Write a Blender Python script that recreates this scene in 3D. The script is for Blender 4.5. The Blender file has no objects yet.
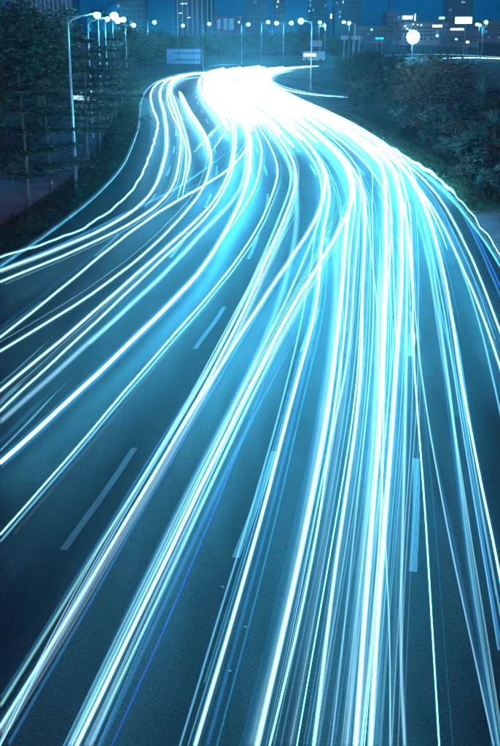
import bpy, math, random
from mathutils import Vector

random.seed(7)
SC = bpy.context.scene
COL = SC.collection
R = math.radians

# ------------------------------------------------------------------ camera
F_PX, CAM_H, TH = 1055.0, 10.8, math.atan(347 / 1055.0)      # photograph measured at 500 x 746
cd = bpy.data.cameras.new('camera')
cd.sensor_fit = 'VERTICAL'; cd.sensor_height = 36.0; cd.sensor_width = 24.0
cd.lens = 36.0 * F_PX / 746.0
cd.clip_start = 0.1; cd.clip_end = 9000
cam = bpy.data.objects.new('camera', cd); COL.objects.link(cam)
cam.location = (0, 0, CAM_H); cam.rotation_euler = (math.pi / 2 - TH, 0, 0)
SC.camera = cam

# ------------------------------------------------------------------ dusk sky, faint warm fill, exposure
W = bpy.data.worlds.new('World'); SC.world = W; W.use_nodes = True
nt = W.node_tree
bg = nt.nodes['Background']
sky = nt.nodes.new('ShaderNodeTexSky'); sky.sky_type = 'NISHITA'; sky.sun_disc = False
SUN_EL, SUN_AZ = R(20.0), R(200)
sky.sun_elevation = SUN_EL; sky.sun_rotation = SUN_AZ
tint = nt.nodes.new('ShaderNodeMix'); tint.data_type = 'RGBA'; tint.blend_type = 'MULTIPLY'
tint.inputs[0].default_value = 1.0
tint.inputs[7].default_value = (0.002, 0.26, 1.0, 1)           # the photograph's blue white balance
nt.links.new(sky.outputs[0], tint.inputs[6]); nt.links.new(tint.outputs[2], bg.inputs[0])
bg.inputs[1].default_value = 0.055
sd = bpy.data.lights.new('fill_sun', 'SUN'); sd.energy = 0.5; sd.angle = R(20); sd.color = (1.0, 0.55, 0.48)
fill_sun = bpy.data.objects.new('fill_sun', sd); COL.objects.link(fill_sun)
fill_sun.rotation_euler = (R(70), 0, R(-20))                       # warm fill added from behind the camera, standing in for street-lamp light
SC.view_settings.view_transform = 'Standard'; SC.view_settings.look = 'None'
SC.view_settings.exposure = 0.0; SC.view_settings.gamma = 1.0; SC.view_settings.use_curve_mapping = False
SC.cycles.use_denoising = True
SC.cycles.transparent_max_bounces = 96
SC.cycles.max_bounces = 4; SC.cycles.diffuse_bounces = 2; SC.cycles.glossy_bounces = 1; SC.cycles.volume_bounces = 0
SC.cycles.sample_clamp_indirect = 4.0
SC.cycles.use_light_tree = False
SC.cycles.use_adaptive_sampling = True; SC.cycles.adaptive_threshold = 0.03; SC.cycles.adaptive_min_samples = 16

# ------------------------------------------------------------------ helpers
def G(px, py, z=0.0):
    """Photograph pixel -> place on the level z."""
    x = (px - 250) / F_PX; y = (py - 373) / F_PX
    c, s = math.cos(TH), math.sin(TH)
    dy = c - y * s; dz = -s - y * c
    t = (z - CAM_H) / dz
    return Vector((x * t, dy * t, z))

def AT(px, py, Y):
    """Photograph pixel at the known distance Y."""
    x = (px - 250) / F_PX; y = (py - 373) / F_PX
    c, s = math.cos(TH), math.sin(TH)
    dy = c - y * s; dz = -s - y * c
    t = Y / dy
    return Vector((x * t, Y, CAM_H + dz * t))

class MB:
    def __init__(self): self.v = []; self.f = []
    def box(self, a, b):
        (x0, y0, z0), (x1, y1, z1) = a, b
        n = len(self.v)
        self.v += [(x0,y0,z0),(x1,y0,z0),(x1,y1,z0),(x0,y1,z0),(x0,y0,z1),(x1,y0,z1),(x1,y1,z1),(x0,y1,z1)]
        self.f += [tuple(n+i for i in q) for q in ((0,3,2,1),(4,5,6,7),(0,1,5,4),(1,2,6,5),(2,3,7,6),(3,0,4,7))]
        return self
    def tube(self, pts, rad, n=6, cap=True):
        pts = [Vector(p) for p in pts]
        if not hasattr(rad, '__len__'): rad = [rad] * len(pts)
        base = len(self.v); ref = Vector((0, 0, 1))
        for i, p in enumerate(pts):
            t = (pts[min(i+1, len(pts)-1)] - pts[max(i-1, 0)])
            t = t.normalized() if t.length > 1e-9 else Vector((0, 1, 0))
            a = t.cross(ref)
            if a.length < 0.05: a = t.cross(Vector((1, 0, 0)))
            a.normalize(); b = a.cross(t).normalized()
            for k in range(n):
                w = 2 * math.pi * k / n
                self.v.append(tuple(p + (a * math.cos(w) + b * math.sin(w)) * rad[i]))
        for i in range(len(pts) - 1):
            for k in range(n):
                q = base + i * n; k2 = (k + 1) % n
                self.f.append((q + k, q + k2, q + n + k2, q + n + k))
        if cap:
            self.f.append(tuple(base + k for k in range(n))[::-1])
            e = base + (len(pts) - 1) * n
            self.f.append(tuple(e + k for k in range(n)))
        return self
    def lathe(self, prof, c, n=10):
        base = len(self.v)
        for (r, z) in prof:
            for k in range(n):
                w = 2 * math.pi * k / n
                self.v.append((c[0] + r * math.cos(w), c[1] + r * math.sin(w), c[2] + z))
        for i in range(len(prof) - 1):
            for k in range(n):
                q = base + i * n; k2 = (k + 1) % n
                self.f.append((q + k, q + k2, q + n + k2, q + n + k))
        return self
    def quad(self, a, b, c, d):
        n = len(self.v); self.v += [tuple(a), tuple(b), tuple(c), tuple(d)]; self.f.append((n, n+1, n+2, n+3)); return self
    def mesh(self, name, mat, smooth=False):
        me = bpy.data.meshes.new(name); me.from_pydata(self.v, [], self.f); me.update()
        if mat: me.materials.append(mat)
        if smooth: me.polygons.foreach_set('use_smooth', [True] * len(me.polygons))
        return me
    def build(self, name, mat, parent=None, smooth=False):
        return link(name, self.mesh(name, mat, smooth), parent)

def link(name, me, parent=None, loc=None):
    o = bpy.data.objects.new(name, me); COL.objects.link(o)
    if parent is not None: o.parent = parent
    if loc is not None: o.location = loc
    return o

def tag(o, label=None, cat=None, group=None, kind=None):
    if label: o['label'] = label
    if cat: o['category'] = cat
    if group: o['group'] = group
    if kind: o['kind'] = kind
    return o

def thing(name, label, cat, loc=(0,0,0), rz=0.0, group=None):
    o = bpy.data.objects.new(name, None); COL.objects.link(o)
    o.location = loc; o.rotation_euler = (0, 0, rz); o.empty_display_size = 0.3
    return tag(o, label, cat, group)

ORD = ['first','second','third','fourth','fifth','sixth','seventh','eighth','ninth','tenth','eleventh','twelfth','thirteenth',
       'fourteenth','fifteenth','sixteenth','seventeenth','eighteenth','nineteenth','twentieth','twenty-first','twenty-second',
       'twenty-third','twenty-fourth','twenty-fifth','twenty-sixth','twenty-seventh','twenty-eighth','twenty-ninth','thirtieth']

def ordinal(i):
    if i < len(ORD): return ORD[i]
    t, u = divmod(i + 1, 10); tens = {3: 'thirty', 4: 'forty', 5: 'fifty', 6: 'sixty', 7: 'seventy', 8: 'eighty', 9: 'ninety'}[t]
    return tens + '-' + ORD[u - 1] if u else tens[:-1] + 'ieth'

# ------------------------------------------------------------------ materials
def pmat(name, base, rough=0.7, var=0.25, scale=3.0, bump=0.0, bscale=40.0, metal=0.0, spec=0.5, col2=None, detail=6.0):
    m = bpy.data.materials.new(name); m.use_nodes = True
    t = m.node_tree; b = t.nodes['Principled BSDF']
    b.inputs['Roughness'].default_value = rough; b.inputs['Metallic'].default_value = metal
    b.inputs['Specular IOR Level'].default_value = spec
    tc = t.nodes.new('ShaderNodeTexCoord')
    n = t.nodes.new('ShaderNodeTexNoise'); n.inputs['Scale'].default_value = scale; n.inputs['Detail'].default_value = detail
    t.links.new(tc.outputs['Object'], n.inputs['Vector'])
    r = t.nodes.new('ShaderNodeValToRGB')
    lo = tuple(c * (1 - var) for c in base); hi = tuple(min(1, c * (1 + var)) for c in (col2 or base))
    r.color_ramp.elements[0].position = 0.3; r.color_ramp.elements[1].position = 0.7
    r.color_ramp.elements[0].color = (*lo, 1); r.color_ramp.elements[1].color = (*hi, 1)
    t.links.new(n.outputs['Fac'], r.inputs['Fac']); t.links.new(r.outputs['Color'], b.inputs['Base Color'])
    if bump:
        n2 = t.nodes.new('ShaderNodeTexNoise'); n2.inputs['Scale'].default_value = bscale; n2.inputs['Detail'].default_value = 3
        t.links.new(tc.outputs['Object'], n2.inputs['Vector'])
        bp = t.nodes.new('ShaderNodeBump'); bp.inputs['Strength'].default_value = bump; bp.inputs['Distance'].default_value = 0.02
        t.links.new(n2.outputs['Fac'], bp.inputs['Height']); t.links.new(bp.outputs['Normal'], b.inputs['Normal'])
    return m

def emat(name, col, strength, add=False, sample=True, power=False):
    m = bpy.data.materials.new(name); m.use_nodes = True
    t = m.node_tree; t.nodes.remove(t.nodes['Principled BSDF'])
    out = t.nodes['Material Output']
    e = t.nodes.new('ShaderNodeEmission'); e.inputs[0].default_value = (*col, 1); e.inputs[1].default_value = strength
    if power:                                                 # emission strength set along the trail
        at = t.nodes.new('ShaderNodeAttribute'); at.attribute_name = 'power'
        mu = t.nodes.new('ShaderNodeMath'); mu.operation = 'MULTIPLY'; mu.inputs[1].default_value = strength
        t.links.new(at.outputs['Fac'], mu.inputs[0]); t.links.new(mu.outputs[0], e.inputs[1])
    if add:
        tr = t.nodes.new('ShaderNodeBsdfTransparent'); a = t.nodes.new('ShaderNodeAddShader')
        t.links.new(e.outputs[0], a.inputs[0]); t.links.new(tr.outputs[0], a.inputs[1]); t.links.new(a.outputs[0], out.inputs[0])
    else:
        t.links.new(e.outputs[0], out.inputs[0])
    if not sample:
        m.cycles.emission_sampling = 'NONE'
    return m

def asphalt_mat():
    m = bpy.data.materials.new('asphalt'); m.use_nodes = True
    t = m.node_tree; b = t.nodes['Principled BSDF']
    tc = t.nodes.new('ShaderNodeTexCoord')
    grain = t.nodes.new('ShaderNodeTexNoise'); grain.inputs['Scale'].default_value = 22; grain.inputs['Detail'].default_value = 8; grain.inputs['Roughness'].default_value = 0.75
    patch = t.nodes.new('ShaderNodeTexNoise'); patch.inputs['Scale'].default_value = 0.22; patch.inputs['Detail'].default_value = 5
    mp = t.nodes.new('ShaderNodeMapping'); mp.inputs['Scale'].default_value = (1.5, 0.10, 1)
    tar = t.nodes.new('ShaderNodeTexNoise'); tar.inputs['Scale'].default_value = 1.1; tar.inputs['Detail'].default_value = 6
    t.links.new(tc.outputs['Object'], grain.inputs['Vector'])
    t.links.new(tc.outputs['Object'], mp.inputs['Vector']); t.links.new(mp.outputs[0], patch.inputs['Vector']); t.links.new(mp.outputs[0], tar.inputs['Vector'])
    r = t.nodes.new('ShaderNodeValToRGB')
    r.color_ramp.elements[0].position = 0.36; r.color_ramp.elements[0].color = (0.014, 0.0145, 0.015, 1)
    r.color_ramp.elements[1].position = 0.68; r.color_ramp.elements[1].color = (0.118, 0.120, 0.124, 1)
    t.links.new(grain.outputs['Fac'], r.inputs['Fac'])
    r2 = t.nodes.new('ShaderNodeValToRGB')
    r2.color_ramp.elements[0].position = 0.34; r2.color_ramp.elements[0].color = (0.55, 0.55, 0.55, 1)
    r2.color_ramp.elements[1].position = 0.66; r2.color_ramp.elements[1].color = (1.15, 1.15, 1.15, 1)
    mixn = t.nodes.new('ShaderNodeMath'); mixn.operation = 'ADD'
    h = t.nodes.new('ShaderNodeMath'); h.operation = 'MULTIPLY'; h.inputs[1].default_value = 0.5
    t.links.new(patch.outputs['Fac'], mixn.inputs[0]); t.links.new(tar.outputs['Fac'], mixn.inputs[1]); t.links.new(mixn.outputs[0], h.inputs[0])
    t.links.new(h.outputs[0], r2.inputs['Fac'])
    mx = t.nodes.new('ShaderNodeMix'); mx.data_type = 'RGBA'; mx.blend_type = 'MULTIPLY'; mx.inputs[0].default_value = 1
    t.links.new(r.outputs[0], mx.inputs[6]); t.links.new(r2.outputs[0], mx.inputs[7])
    at = t.nodes.new('ShaderNodeAttribute'); at.attribute_name = 'across'                    # metres across the road
    ph = t.nodes.new('ShaderNodeMath'); ph.operation = 'MULTIPLY_ADD'; ph.inputs[1].default_value = 2 * math.pi / 1.875; ph.inputs[2].default_value = -3.14
    cs = t.nodes.new('ShaderNodeMath'); cs.operation = 'COSINE'
    ws = t.nodes.new('ShaderNodeMath'); ws.operation = 'MULTIPLY'
    wm = t.nodes.new('ShaderNodeMath'); wm.operation = 'MULTIPLY_ADD'; wm.inputs[1].default_value = 0.30; wm.inputs[2].default_value = 0.92
    t.links.new(at.outputs['Fac'], ph.inputs[0]); t.links.new(ph.outputs[0], cs.inputs[0]); t.links.new(cs.outputs[0], ws.inputs[0]); t.links.new(patch.outputs['Fac'], ws.inputs[1]); t.links.new(ws.outputs[0], wm.inputs[0])
    seam = t.nodes.new('ShaderNodeTexVoronoi'); seam.feature = 'DISTANCE_TO_EDGE'; seam.inputs['Scale'].default_value = 0.16
    wob_ = t.nodes.new('ShaderNodeMix'); wob_.data_type = 'RGBA'; wob_.inputs[0].default_value = 0.015
    nz = t.nodes.new('ShaderNodeTexNoise'); nz.inputs['Scale'].default_value = 0.8; nz.inputs['Detail'].default_value = 6
    t.links.new(tc.outputs['Object'], nz.inputs['Vector']); t.links.new(tc.outputs['Object'], wob_.inputs[6]); t.links.new(nz.outputs['Color'], wob_.inputs[7]); t.links.new(wob_.outputs[2], seam.inputs['Vector'])
    sr = t.nodes.new('ShaderNodeMapRange'); sr.inputs[1].default_value = 0.0; sr.inputs[2].default_value = 0.006; sr.inputs[3].default_value = 0.72; sr.inputs[4].default_value = 1.0
    t.links.new(seam.outputs['Distance'], sr.inputs[0])
    fm = t.nodes.new('ShaderNodeMath'); fm.operation = 'MULTIPLY'; t.links.new(wm.outputs[0], fm.inputs[0]); t.links.new(sr.outputs[0], fm.inputs[1])
    mx2 = t.nodes.new('ShaderNodeVectorMath'); mx2.operation = 'SCALE'; t.links.new(mx.outputs[2], mx2.inputs[0]); t.links.new(fm.outputs[0], mx2.inputs['Scale'])
    t.links.new(mx2.outputs[0], b.inputs['Base Color'])
    b.inputs['Roughness'].default_value = 0.62; b.inputs['Specular IOR Level'].default_value = 0.35
    bp = t.nodes.new('ShaderNodeBump'); bp.inputs['Strength'].default_value = 0.6; bp.inputs['Distance'].default_value = 0.012
    t.links.new(grain.outputs['Fac'], bp.inputs['Height']); t.links.new(bp.outputs['Normal'], b.inputs['Normal'])
    return m

M = {
    'asphalt': asphalt_mat(),
    'paint': pmat('road_paint', (0.22, 0.22, 0.22), 0.6, 0.28, 26.0, 0.05, 60, col2=(0.25, 0.25, 0.25)),
    'concrete': pmat('kerb_concrete', (0.33, 0.33, 0.31), 0.8, 0.3, 1.5, 0.3, 30),
    'pave': pmat('footpath_paving', (0.27, 0.21, 0.23), 0.85, 0.3, 0.6, 0.2, 20),
    'ground': pmat('ground', (0.045, 0.055, 0.03), 0.95, 0.5, 0.08, 0.4, 3, col2=(0.06, 0.055, 0.04)),
    'grass': pmat('grass', (0.04, 0.085, 0.03), 0.9, 0.5, 0.7, 0.5, 12),
    'bark': pmat('bark', (0.10, 0.08, 0.06), 0.9, 0.4, 4, 0.5, 25),
    'leaf_dark': pmat('leaf_dark', (0.026, 0.040, 0.019), 0.7, 0.5, 1.2),
    'leaf': pmat('leaf', (0.085, 0.12, 0.045), 0.65, 0.5, 0.9),
    'leaf_brown': pmat('leaf_brown', (0.075, 0.045, 0.026), 0.75, 0.55, 0.9, col2=(0.095, 0.06, 0.034)),
    'leaf_grey': pmat('leaf_grey', (0.07, 0.09, 0.07), 0.75, 0.5, 1.5),
    'leaf_blue': pmat('leaf_blue', (0.05, 0.10, 0.07), 0.6, 0.4, 1.5),
    'pole': pmat('galvanised', (0.42, 0.43, 0.44), 0.45, 0.15, 2.0, metal=0.6),
    'dark_metal': pmat('dark_metal', (0.05, 0.05, 0.055), 0.5, 0.2, 2.0, metal=0.5),
    'sign_blue': pmat('sign_blue', (0.05, 0.15, 0.26), 0.5, 0.12, 1.0),
    'panel_grey': pmat('panel_grey', (0.45, 0.47, 0.5), 0.6, 0.1, 0.5),
    'glass_tower': pmat('facade_glass', (0.10, 0.14, 0.18), 0.25, 0.2, 0.05, spec=0.6),
    'facade': pmat('facade', (0.16, 0.18, 0.20), 0.7, 0.2, 0.06),
    'facade_pale': pmat('facade_pale', (0.30, 0.32, 0.34), 0.7, 0.2, 0.06),
    'win_dark': pmat('window_dark', (0.06, 0.08, 0.105), 0.15, 0.2, 0.3),
    'lamp': emat('lamp_light', (0.05, 0.62, 1.0), 600.0),
    'flood': emat('floodlight', (0.10, 0.66, 1.0), 200.0),
    'lit_win': emat('lit_window', (0.45, 0.85, 1.0), 1.6),
    'lit_dim': emat('dim_lit_panel', (0.12, 0.42, 0.80), 0.55),
    'lit_fin': emat('lit_facade_strip', (0.10, 0.45, 0.85), 0.45),
    'bill': emat('billboard_light', (0.80, 0.95, 1.0), 2.2),
    'neon': emat('teal_neon', (0.0, 0.75, 0.75), 1.3),
    'pink': emat('pink_sign_light', (0.75, 0.65, 0.95), 1.6),
    'body_white': pmat('vehicle_paint', (0.55, 0.57, 0.6), 0.35, 0.08, 1.0),
    'rubber': pmat('rubber', (0.02, 0.02, 0.02), 0.8, 0.2, 3),
}

# ------------------------------------------------------------------ road line: lane line between third and fourth lane, traced on the ground
CTRL = [(-6.6, 5), (-5.0, 14), (-4.2, 19.6), (-3.2, 25.7), (-2.0, 35.1), (-1.1, 40.9), (-0.1, 50.4), (0.5, 57.5), (1.15, 69.0), (1.25, 83.0), (0.7, 97.0),
        (-0.6, 120), (-2.0, 138), (-4.0, 162), (-5.8, 194), (-6.4, 225), (-4.6, 256), (1.5, 284), (13, 304), (30, 318), (56, 340), (95, 380), (150, 440)]

def catmull(P, step):
    P = [Vector(p) for p in P]; out = []
    for i in range(len(P) - 1):
        p0 = P[i-1] if i else P[i] * 2 - P[i+1]; p1 = P[i]; p2 = P[i+1]; p3 = P[i+2] if i + 2 < len(P) else P[i+1] * 2 - P[i]
        n = max(2, int((p2 - p1).length / step))
        for k in range(n):
            t = k / n
            out.append(0.5 * ((2*p1) + (p2-p0)*t + (2*p0-5*p1+4*p2-p3)*t*t + (3*p1-p0-3*p2+p3)*t**3))
    out.append(P[-1]); return out

CL = catmull(CTRL, 1.0)
CS = [0.0]
for i in range(1, len(CL)): CS.append(CS[-1] + (CL[i] - CL[i-1]).length)
def cl_frame(s):
    s = max(0, min(CS[-1] - 1e-3, s))
    lo, hi = 0, len(CS) - 1
    while hi - lo > 1:
        m = (lo + hi) // 2
        if CS[m] <= s: lo = m
        else: hi = m
    t = (s - CS[lo]) / max(1e-6, CS[hi] - CS[lo])
    p = CL[lo].lerp(CL[hi], t)
    a, b = CL[max(0, lo-2)], CL[min(len(CL)-1, hi+2)]
    d = (b - a).normalized()
    return p, Vector((d.y, -d.x))               # point, unit vector to the right
def su(p):
    best = min(range(len(CL)), key=lambda i: (CL[i].x - p[0])**2 + (CL[i].y - p[1])**2)
    q, n = cl_frame(CS[best])
    return CS[best], (Vector((p[0], p[1])) - q).dot(n)
def P(s, u, z=0.0):
    p, n = cl_frame(s); q = p + n * u
    return Vector((q.x, q.y, z))
def s_at(Y):
    return next(CS[i] for i in range(len(CL)) if CL[i].y >= Y)

def ribbon(name, rows, mat, parent=None):
    mb = MB()
    for a, b in rows: mb.v += [tuple(a), tuple(b)]
    mb.f = [(2*i, 2*i+1, 2*i+3, 2*i+2) for i in range(len(rows) - 1)]
    return mb.build(name, mat, parent)

SS = [i * 2.0 for i in range(int(CS[-1] // 2))]
def uL(s):
    Y = cl_frame(s)[0].y
    if Y < 90: return -11.4
    if Y < 190: return -11.4 - (Y - 90) / 100 * 1.0
    if Y < 255: return -12.4
    return -12.4 + min(1, (Y - 255) / 30) * 2.0
def uR(s): return 11.95

# ------------------------------------------------------------------ setting
g = MB(); N = 12
for j in range(N + 1):
    for i in range(N + 1): g.v.append((-1500 + 3000 * i / N, -40 + 2540 * j / N, -0.14))
g.f = [(j*(N+1)+i, j*(N+1)+i+1, (j+1)*(N+1)+i+1, (j+1)*(N+1)+i) for j in range(N) for i in range(N)]
tag(g.build('ground', M['ground']), kind='structure')
road = tag(ribbon('road', [(P(s, uL(s)), P(s, uR(s))) for s in SS], M['asphalt']), kind='structure')

_a = road.data.attributes.new('across', 'FLOAT', 'POINT')
_a.data.foreach_set('value', [v for s in SS for v in (uL(s), uR(s))])

def kerb(name, uf, side, s0, s1):
    prof = [(0, -0.05), (0.01, 0.10), (0.03, 0.13), (0.24, 0.13), (0.25, -0.12)]
    mb = MB(); rows = [s for s in SS if s0 <= s <= s1]; n = len(prof)
    for s in rows:
        for du, z in prof: mb.v.append(tuple(P(s, uf(s) + side * du, z)))
    mb.f = [(i*n+k, i*n+k+1, (i+1)*n+k+1, (i+1)*n+k) for i in range(len(rows)-1) for k in range(n-1)]
    return tag(mb.build(name, M['concrete']), kind='structure')
S_SPLIT = s_at(140)
kerb('kerb_left', uL, -1, 0, s_at(282))
kerb('kerb_right', uR, 1, 0, S_SPLIT)

# verges, footpath, service road
tag(ribbon('verge_left', [(P(s, uL(s) - 3.3, 0.09), P(s, uL(s) - 0.25, 0.11)) for s in SS if s < s_at(282)], M['grass']), kind='structure')
tag(ribbon('footpath_left', [(P(s, uL(s) - 9.5, 0.02), P(s, uL(s) - 3.3, 0.06)) for s in SS if s < s_at(200)], M['pave']), kind='structure')
tag(ribbon('lawn_left', [(P(s, uL(s) - 60, 0.0), P(s, uL(s) - 9.5, 0.0)) for s in SS if s < s_at(200)], M['ground']), kind='structure')
tag(ribbon('verge_right', [(P(s, uR(s) + 0.25, 0.11), P(s, uR(s) + 6.0, 0.55)) for s in SS if s < S_SPLIT], M['grass']), kind='structure')
tag(ribbon('bank_right', [(P(s, uR(s) + 6.0, 0.55), P(s, uR(s) + 60.0, 0.75)) for s in SS if s < S_SPLIT], M['ground']), kind='structure')
tag(ribbon('footpath_right', [(P(s, uR(s) + 0.4, 0.13), P(s, uR(s) + 6.2, 0.58)) for s in SS if s_at(30) < s < s_at(65)], M['pave']), kind='structure')

side_line = catmull([(-1, 236), (4.1, 219), (8.6, 187), (16, 176.5), (28, 172), (45, 170), (80, 176), (140, 190)], 2.0)
rows = []
for i, p in enumerate(side_line):
    d = (side_line[min(i+1, len(side_line)-1)] - side_line[max(i-1, 0)]).normalized(); nn = Vector((d.y, -d.x))
    a, b = p - nn * 7, p + nn * 8.0
    rows.append(((a.x, a.y, -0.006), (b.x, b.y, -0.006)))
tag(ribbon('side_road', rows, M['asphalt']), kind='structure')
far_line = catmull([(20, 318), (60, 352), (92, 404), (130, 470)], 4.0)
tag(ribbon('cross_road', [((-160, 402, -0.05), (-160, 424, -0.05)), ((0, 402, -0.05), (0, 424, -0.05)), ((300, 402, -0.05), (300, 424, -0.05))], M['asphalt']), kind='structure')
lawn = MB()
lawn.v = [(-1, 322, -0.03), (30, 338, -0.03), (80, 372, -0.03), (115, 400, -0.03), (-20, 400, -0.03), (-12, 310, -0.03)]
lawn.f = [(0, 1, 2, 3, 4, 5)]
tag(lawn.build('lawn_far', M['grass']), kind='structure')

# painted lane dashes: 6 m long, one every 15.1 m
dash_mesh = {}
for u, kmax in ((-7.6, 10), (-3.85, 12), (0.0, 14), (3.75, 14), (7.5, 14)):
    for k in range(kmax):
        s0 = s_at(19.7) + 15.15 * k + (0.25 if u > 3 else 0)
        mb = MB(); rows = [s0 + 5.9 * i / 4 for i in range(5)]
        for s in rows:
            mb.v += [tuple(P(s, u - 0.085, 0.004)), tuple(P(s, u + 0.085, 0.004)), tuple(P(s, u - 0.085, 0.007)), tuple(P(s, u + 0.085, 0.007))]
        for i in range(4):
            a, b = 4*i, 4*(i+1)
            mb.f += [(a+2, a+3, b+3, b+2), (a, a+2, b+2, b), (a+3, a+1, b+1, b+3)]
        mb.f += [(0, 1, 3, 2), (16, 18, 19, 17)]
        mb.build('lane_dash', M['paint'], road)

for px, py in ((222.5, 587), (245.5, 627), (230, 671)):
    q = G(px, py)
    MB().lathe([(.035, .003), (.03, .012), (.02, .018), (.004, .02)], q, 8).build('road_stud', M['paint'], road)

# ------------------------------------------------------------------ light trails of the passing headlights
TRAIL = {
    'W': (0.22, 0.66, 1.0), 'h': (0.05, 0.52, 0.95), 'w': (0.44, 0.80, 0.92), 'c': (0.25, 0.70, 0.90), 'b': (0.05, 0.38, 0.85), 'd': (0.01, 0.12, 0.80), 'g': (0.28, 0.80, 0.78), 'l': (0.42, 0.72, 1.0),
}
_tm = {}
def core_mat(k):
    """Bright core: a pale lamp close by, and a strong blue emission added to light the road."""
    m = bpy.data.materials.new('trail_core'); m.use_nodes = True
    t = m.node_tree; t.nodes.remove(t.nodes['Principled BSDF'])
    at = t.nodes.new('ShaderNodeAttribute'); at.attribute_name = 'power'
    ab = t.nodes.new('ShaderNodeAttribute'); ab.attribute_name = 'blue_emission'
    mr = t.nodes.new('ShaderNodeMath'); mr.operation = 'MULTIPLY'; mr.inputs[1].default_value = 34.0 * k
    t.links.new(ab.outputs['Fac'], mr.inputs[0])
    mu = t.nodes.new('ShaderNodeMath'); mu.operation = 'MULTIPLY'; mu.inputs[1].default_value = 2.2 * k
    t.links.new(at.outputs['Fac'], mu.inputs[0])
    e1 = t.nodes.new('ShaderNodeEmission'); e1.inputs[0].default_value = (0.64, 0.92, 1.0, 1); t.links.new(mu.outputs[0], e1.inputs[1])
    e2 = t.nodes.new('ShaderNodeEmission'); e2.inputs[0].default_value = (0.001, 0.55, 1.0, 1); t.links.new(mr.outputs[0], e2.inputs[1])
    a = t.nodes.new('ShaderNodeAddShader'); t.links.new(e1.outputs[0], a.inputs[0]); t.links.new(e2.outputs[0], a.inputs[1])
    t.links.new(a.outputs[0], t.nodes['Material Output'].inputs[0])
    return m
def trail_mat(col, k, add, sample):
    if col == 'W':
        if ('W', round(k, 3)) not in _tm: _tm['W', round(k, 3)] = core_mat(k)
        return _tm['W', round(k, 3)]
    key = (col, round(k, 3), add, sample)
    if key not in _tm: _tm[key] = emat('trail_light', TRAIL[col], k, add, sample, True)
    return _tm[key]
CW = {'w': 'white', 'c': 'pale cyan', 'b': 'blue', 'd': 'deep blue', 'g': 'greenish white', 'l': 'lavender white'}
KE = 1.0
RECS = []
def zc(p): return p.y * math.cos(TH) + (CAM_H - p.z) * math.sin(TH)
def trail(pts, w, k, col='w', ext=False, z=0.65, wob=0.0, far=None, place=None, halo=True):
    """pts: photograph pixels, far to near; w: width in pixels at 40 m; k: how bright; ext: goes on up the road into the distance."""
    W3 = [G(x, y, z) for x, y in pts]
    if ext:
        s, u = su(W3[0]); s1, u1 = su(W3[1]); s2 = s_at(far or 272) + random.uniform(-14, 12)
        m = (u - u1) / max(4, s - s1); m = max(-.35, min(.35, m)); tau = 16.0
        ub = u + m * tau
        ue = max(-1.8, min(10.4, ub + random.uniform(-1.0, 1.0)))
        add = []; n = int((s2 - s) / 7)
        for i in range(n, 0, -1):
            t = i / n; e = t * t * (3 - 2 * t); ds = (s2 - s) * t
            q = P(s + ds, u + m * tau * (1 - math.exp(-ds / tau)) + (ue - ub) * min(1, e * 1.6), z)
            add.append(q)
        W3 = add + W3
    put(W3, w, k, col, wob, place, halo, pts[-1], pts[0])

def power(p):
    d = zc(p)
    t = max(0, min(1, (d - 15) / 30)); f = max(0, min(1, (d - 50) / 80))
    l = max(0, min(1, (-2.5 - p.x) / 6)) * max(0, min(1, (95 - p.y) / 35))      # emission factor for the left lanes past the kerb
    return (0.40 + 0.80 * t * (2 - t) + 1.2 * f) * (1 - .72 * l)

def blue_emission(p):
    """Strength of the blue emission added to the trails: weak right under the bridge, full at 40 to 80 m, lowered in the bend to limit spill on the trees."""
    d = zc(p); t = max(0, min(1, (d - 7) / 27)); f = max(0, min(1, (d - 75) / 55))
    l = max(0, min(1, (-1.5 - p.x) / 6)) * max(0, min(1, (110 - p.y) / 40))
    return (0.03 + 0.97 * t) * (1 - .72 * f) * (1 - .85 * l)

def set_power(me, L, n, soft=False):
    at = me.attributes.new('power', 'FLOAT', 'POINT')
    v = []
    for p in L: v += [(max(.6, min(1.25, power(p))) if soft else power(p)) * p_j(p)] * n
    at.data.foreach_set('value', v)
    at = me.attributes.new('blue_emission', 'FLOAT', 'POINT'); v = []
    for p in L: v += [blue_emission(p)] * n
    at.data.foreach_set('value', v)
def p_j(p): return 1.0 + 0.10 * math.sin(p.y * 1.9 + p.x * 3) * math.sin(p.y * .53)

def smooth(L, k):
    for _ in range(k):
        L = [L[0]] + [(L[i-1] + L[i] * 2 + L[i+1]) * 0.25 for i in range(1, len(L) - 1)] + [L[-1]]
    return L

def shell(name, L, rad, n, mat, parent=None, soft=False):
    me = MB().tube(L, rad, n, False).mesh(name, mat, True); set_power(me, L, n, soft)
    return link(name, me, parent)

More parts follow.
